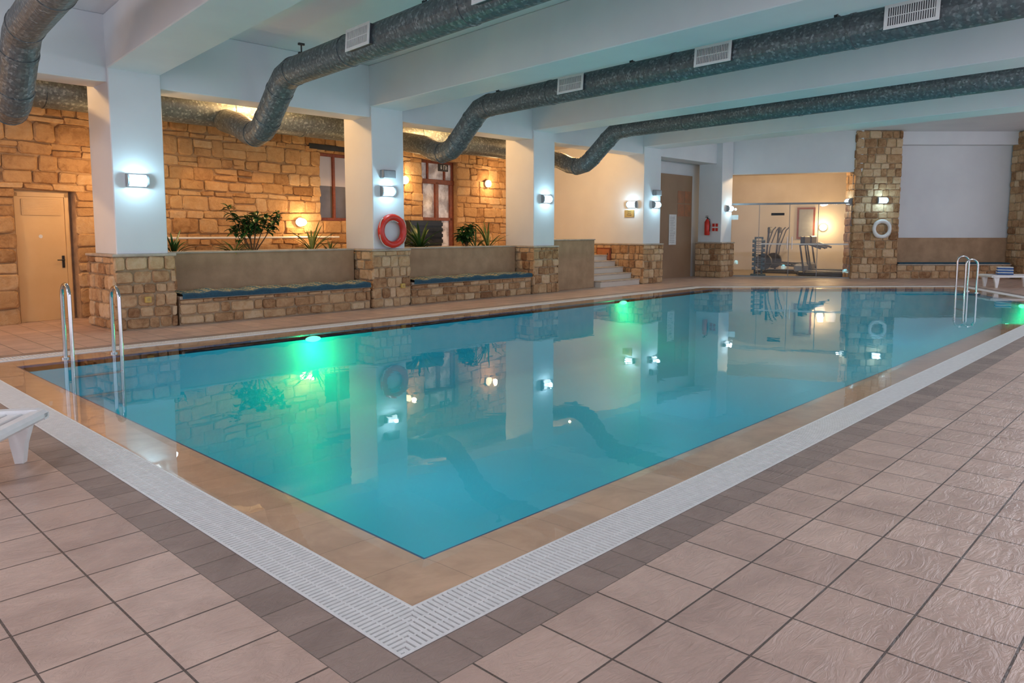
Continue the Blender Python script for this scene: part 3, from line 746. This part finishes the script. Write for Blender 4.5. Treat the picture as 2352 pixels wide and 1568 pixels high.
def spiky(loc,h,n,m,w,lab,dr=1.2):
    t=E('potted_palm',loc,0,lab,'plant'); lf=MB()
    for k in range(n):
        leafblade(lf,(0,0,0),random.uniform(0,2*pi),random.uniform(.6,1.45),h*random.uniform(.7,1.1),w,random.uniform(.3,dr),0,8)
    lf.build('leaves',m,t,smooth=60,fix=False)
    st=MB(); st.tube([(0,0,-.02),(0,0,.08)],[.03,.015],8); st.build('stem','stem',t)
Z=1.03
bush((6.45,12.6,Z),.95,'dark green broad-leaved shrub in raised planter',1.05)
spiky((6.05,12.48,Z),.48,26,'leaf2',.03,'yellow-green spiky plant below the dark shrub',1.8)
spiky((5.05,12.6,Z),.50,16,'leaf',.04,'spiky green plant beside a column')
spiky((7.65,12.6,Z),.65,18,'leaf2',.045,'sparse spiky plant near the column')
spiky((8.05,12.6,Z),.35,10,'leaf2',.03,'small sparse spiky plant by column')
spiky((10.3,12.6,Z),.80,34,'leaf',.06,'dense dark green strap-leaved plant')
spiky((12.0,12.65,Z),.65,14,'leaf2',.035,'thin spiky plant beside exit door')
bush((11.65,12.6,Z),.65,'small leafy shrub beside exit door',.7)
spiky((12.4,12.65,Z),.95,18,'leaf2',.035,'tall thin arching grass plant near column')
mb=MB(); mb.box((0,0,0),(.95,.45,.6),0,bev=.02); 
for k in range(4): mb.box((-.01,-.012,.08+k*.13),(.96,0,.16+k*.13),0,bev=.004)
mb.box((.05,.03,-.32),(.9,.42,0),0)
mb.build('storage_chest','dark',loc=(10.6,13.3,1.12),label='dark slatted storage chest on terrace',cat='chest')

# ------------------------------------------------------------ loungers
def lounger(loc,rz,lab):
    t=E('sun_lounger',loc,rz,lab,'sun lounger')
    mb=MB(); W2=.33; 
    prof=[(0,.27),(.0,.31),(.05,.335),(.5,.33),(1.2,.33),(1.22,.28),(.5,.27),(.1,.265)]
    for s in(-1,1):
        y0=s*W2; y1=s*(W2-.06)
        vs=[(x,y0,z) for x,z in prof]+[(x,y1,z) for x,z in prof]; k=len(prof)
        mb.add(vs,[tuple(range(k)),tuple(range(2*k-1,k-1,-1))]+[(i,(i+1)%k,k+(i+1)%k,k+i) for i in range(k)])
    mb.box((0,-W2,.265),(.09,W2,.33),0,bev=.02)
    for k in range(12): mb.box((.13+k*.09,-.28,.295),(.20+k*.09,.28,.315),0,bev=.005)
    mb.build('seat','white',t,smooth=30)
    mb=MB(); R=Matrix.Translation((1.22,0,.30))@Matrix.Rotation(radians(-28),4,'Y')
    for s in(-1,1): mb.box((0,min(s*W2,s*(W2-.06)),-.02),(.72,max(s*W2,s*(W2-.06)),.03),0,bev=.015,M4=R)
    for k in range(8): mb.box((.02+k*.088,-.28,-.005),(.09+k*.088,.28,.015),0,bev=.005,M4=R)
    mb.build('backrest','white',t,smooth=30)
    for x in(.12,1.15):
        for s in(-1,1):
            mb=MB(); y=s*.27
            for (xa,xb,ya,yb) in ((x-.06,x+.1,y-.03,y+.03),):
                vs=[(xa,ya,.3),(xb,ya,.3),(xb,yb,.3),(xa,yb,.3)]
                xc=x+.03
                vs+=[(xc-.035,ya,.12),(xc+.05,ya,.12),(xc+.05,yb,.12),(xc-.035,yb,.12),(xc-.02,ya+.005,0),(xc+.03,ya+.005,0),(xc+.03,yb-.005,0),(xc-.02,yb-.005,0)]
                mb.add(vs,[(0,3,2,1),(0,1,5,4),(1,2,6,5),(2,3,7,6),(3,0,4,7),(4,5,9,8),(5,6,10,9),(6,7,11,10),(7,4,8,11),(8,9,10,11)])
            mb.build('leg','white',t)
    return t
lounger((1.12,5.10,0),radians(142),'white plastic sun lounger on tiles beside the pool gutter')
lounger((22.85,4.52,0),radians(-50),'white plastic sun lounger with folded blue towel')
q=Vector((22.85,4.52,0))+Vector((cos(radians(-50)),sin(radians(-50)),0))*.5
mb=MB(); 
for k in range(6): mb.box((-.2+.012*k,-.18,.338+k*.034),(.22-.03*k,.18,.370+k*.034),k%2,bev=.012)
mb.build('folded_towel',['blue','paper'],loc=q,rot=(0,0,.3),label='folded blue and white towel on sun lounger',cat='towel')

# ------------------------------------------------------------ lights
w=bpy.data.worlds.new('world'); S.world=w; w.use_nodes=True
bg=w.node_tree.nodes['Background']; bg.inputs[0].default_value=(.82,.78,.88,1); bg.inputs[1].default_value=1.65
for X in (-1.5,2.0,6.7,11.2,15.5):
    lamp('corridor_fill_light',(X,12.62,3.74),(1,.56,.22),90,.04)  # added warm fill tucked above the header, without any fixture
for X,Y,p in ((4.5,12.95,36),(9.45,13.02,20),(14.7,13.4,20),(.2,12.9,36)):
    lamp('column_back_fill_light',(X,Y,2.3),(1,.58,.24),p,.04)  # added warm fill hidden behind columns to brighten stone wall and door
for (x,y,p) in ((6.5,-1.2,150),(12,-.6,150),(18,.6,140),(-1.2,4,90),(-1.2,8.5,110),(3,-2.5,80)):
    lamp('unseen_hall_fill',(x,y,3.3),(.84,.90,1),p,.3)  # added hall fill out of view, with no lamp fittings
for (x,y) in ((5,6),(10,6),(15,6),(19,5.5)):
    lamp('underwater_fill_light',(x,y,-.08),(.25,.86,1),15,.1)  # added cyan fill just below the surface to brighten the water
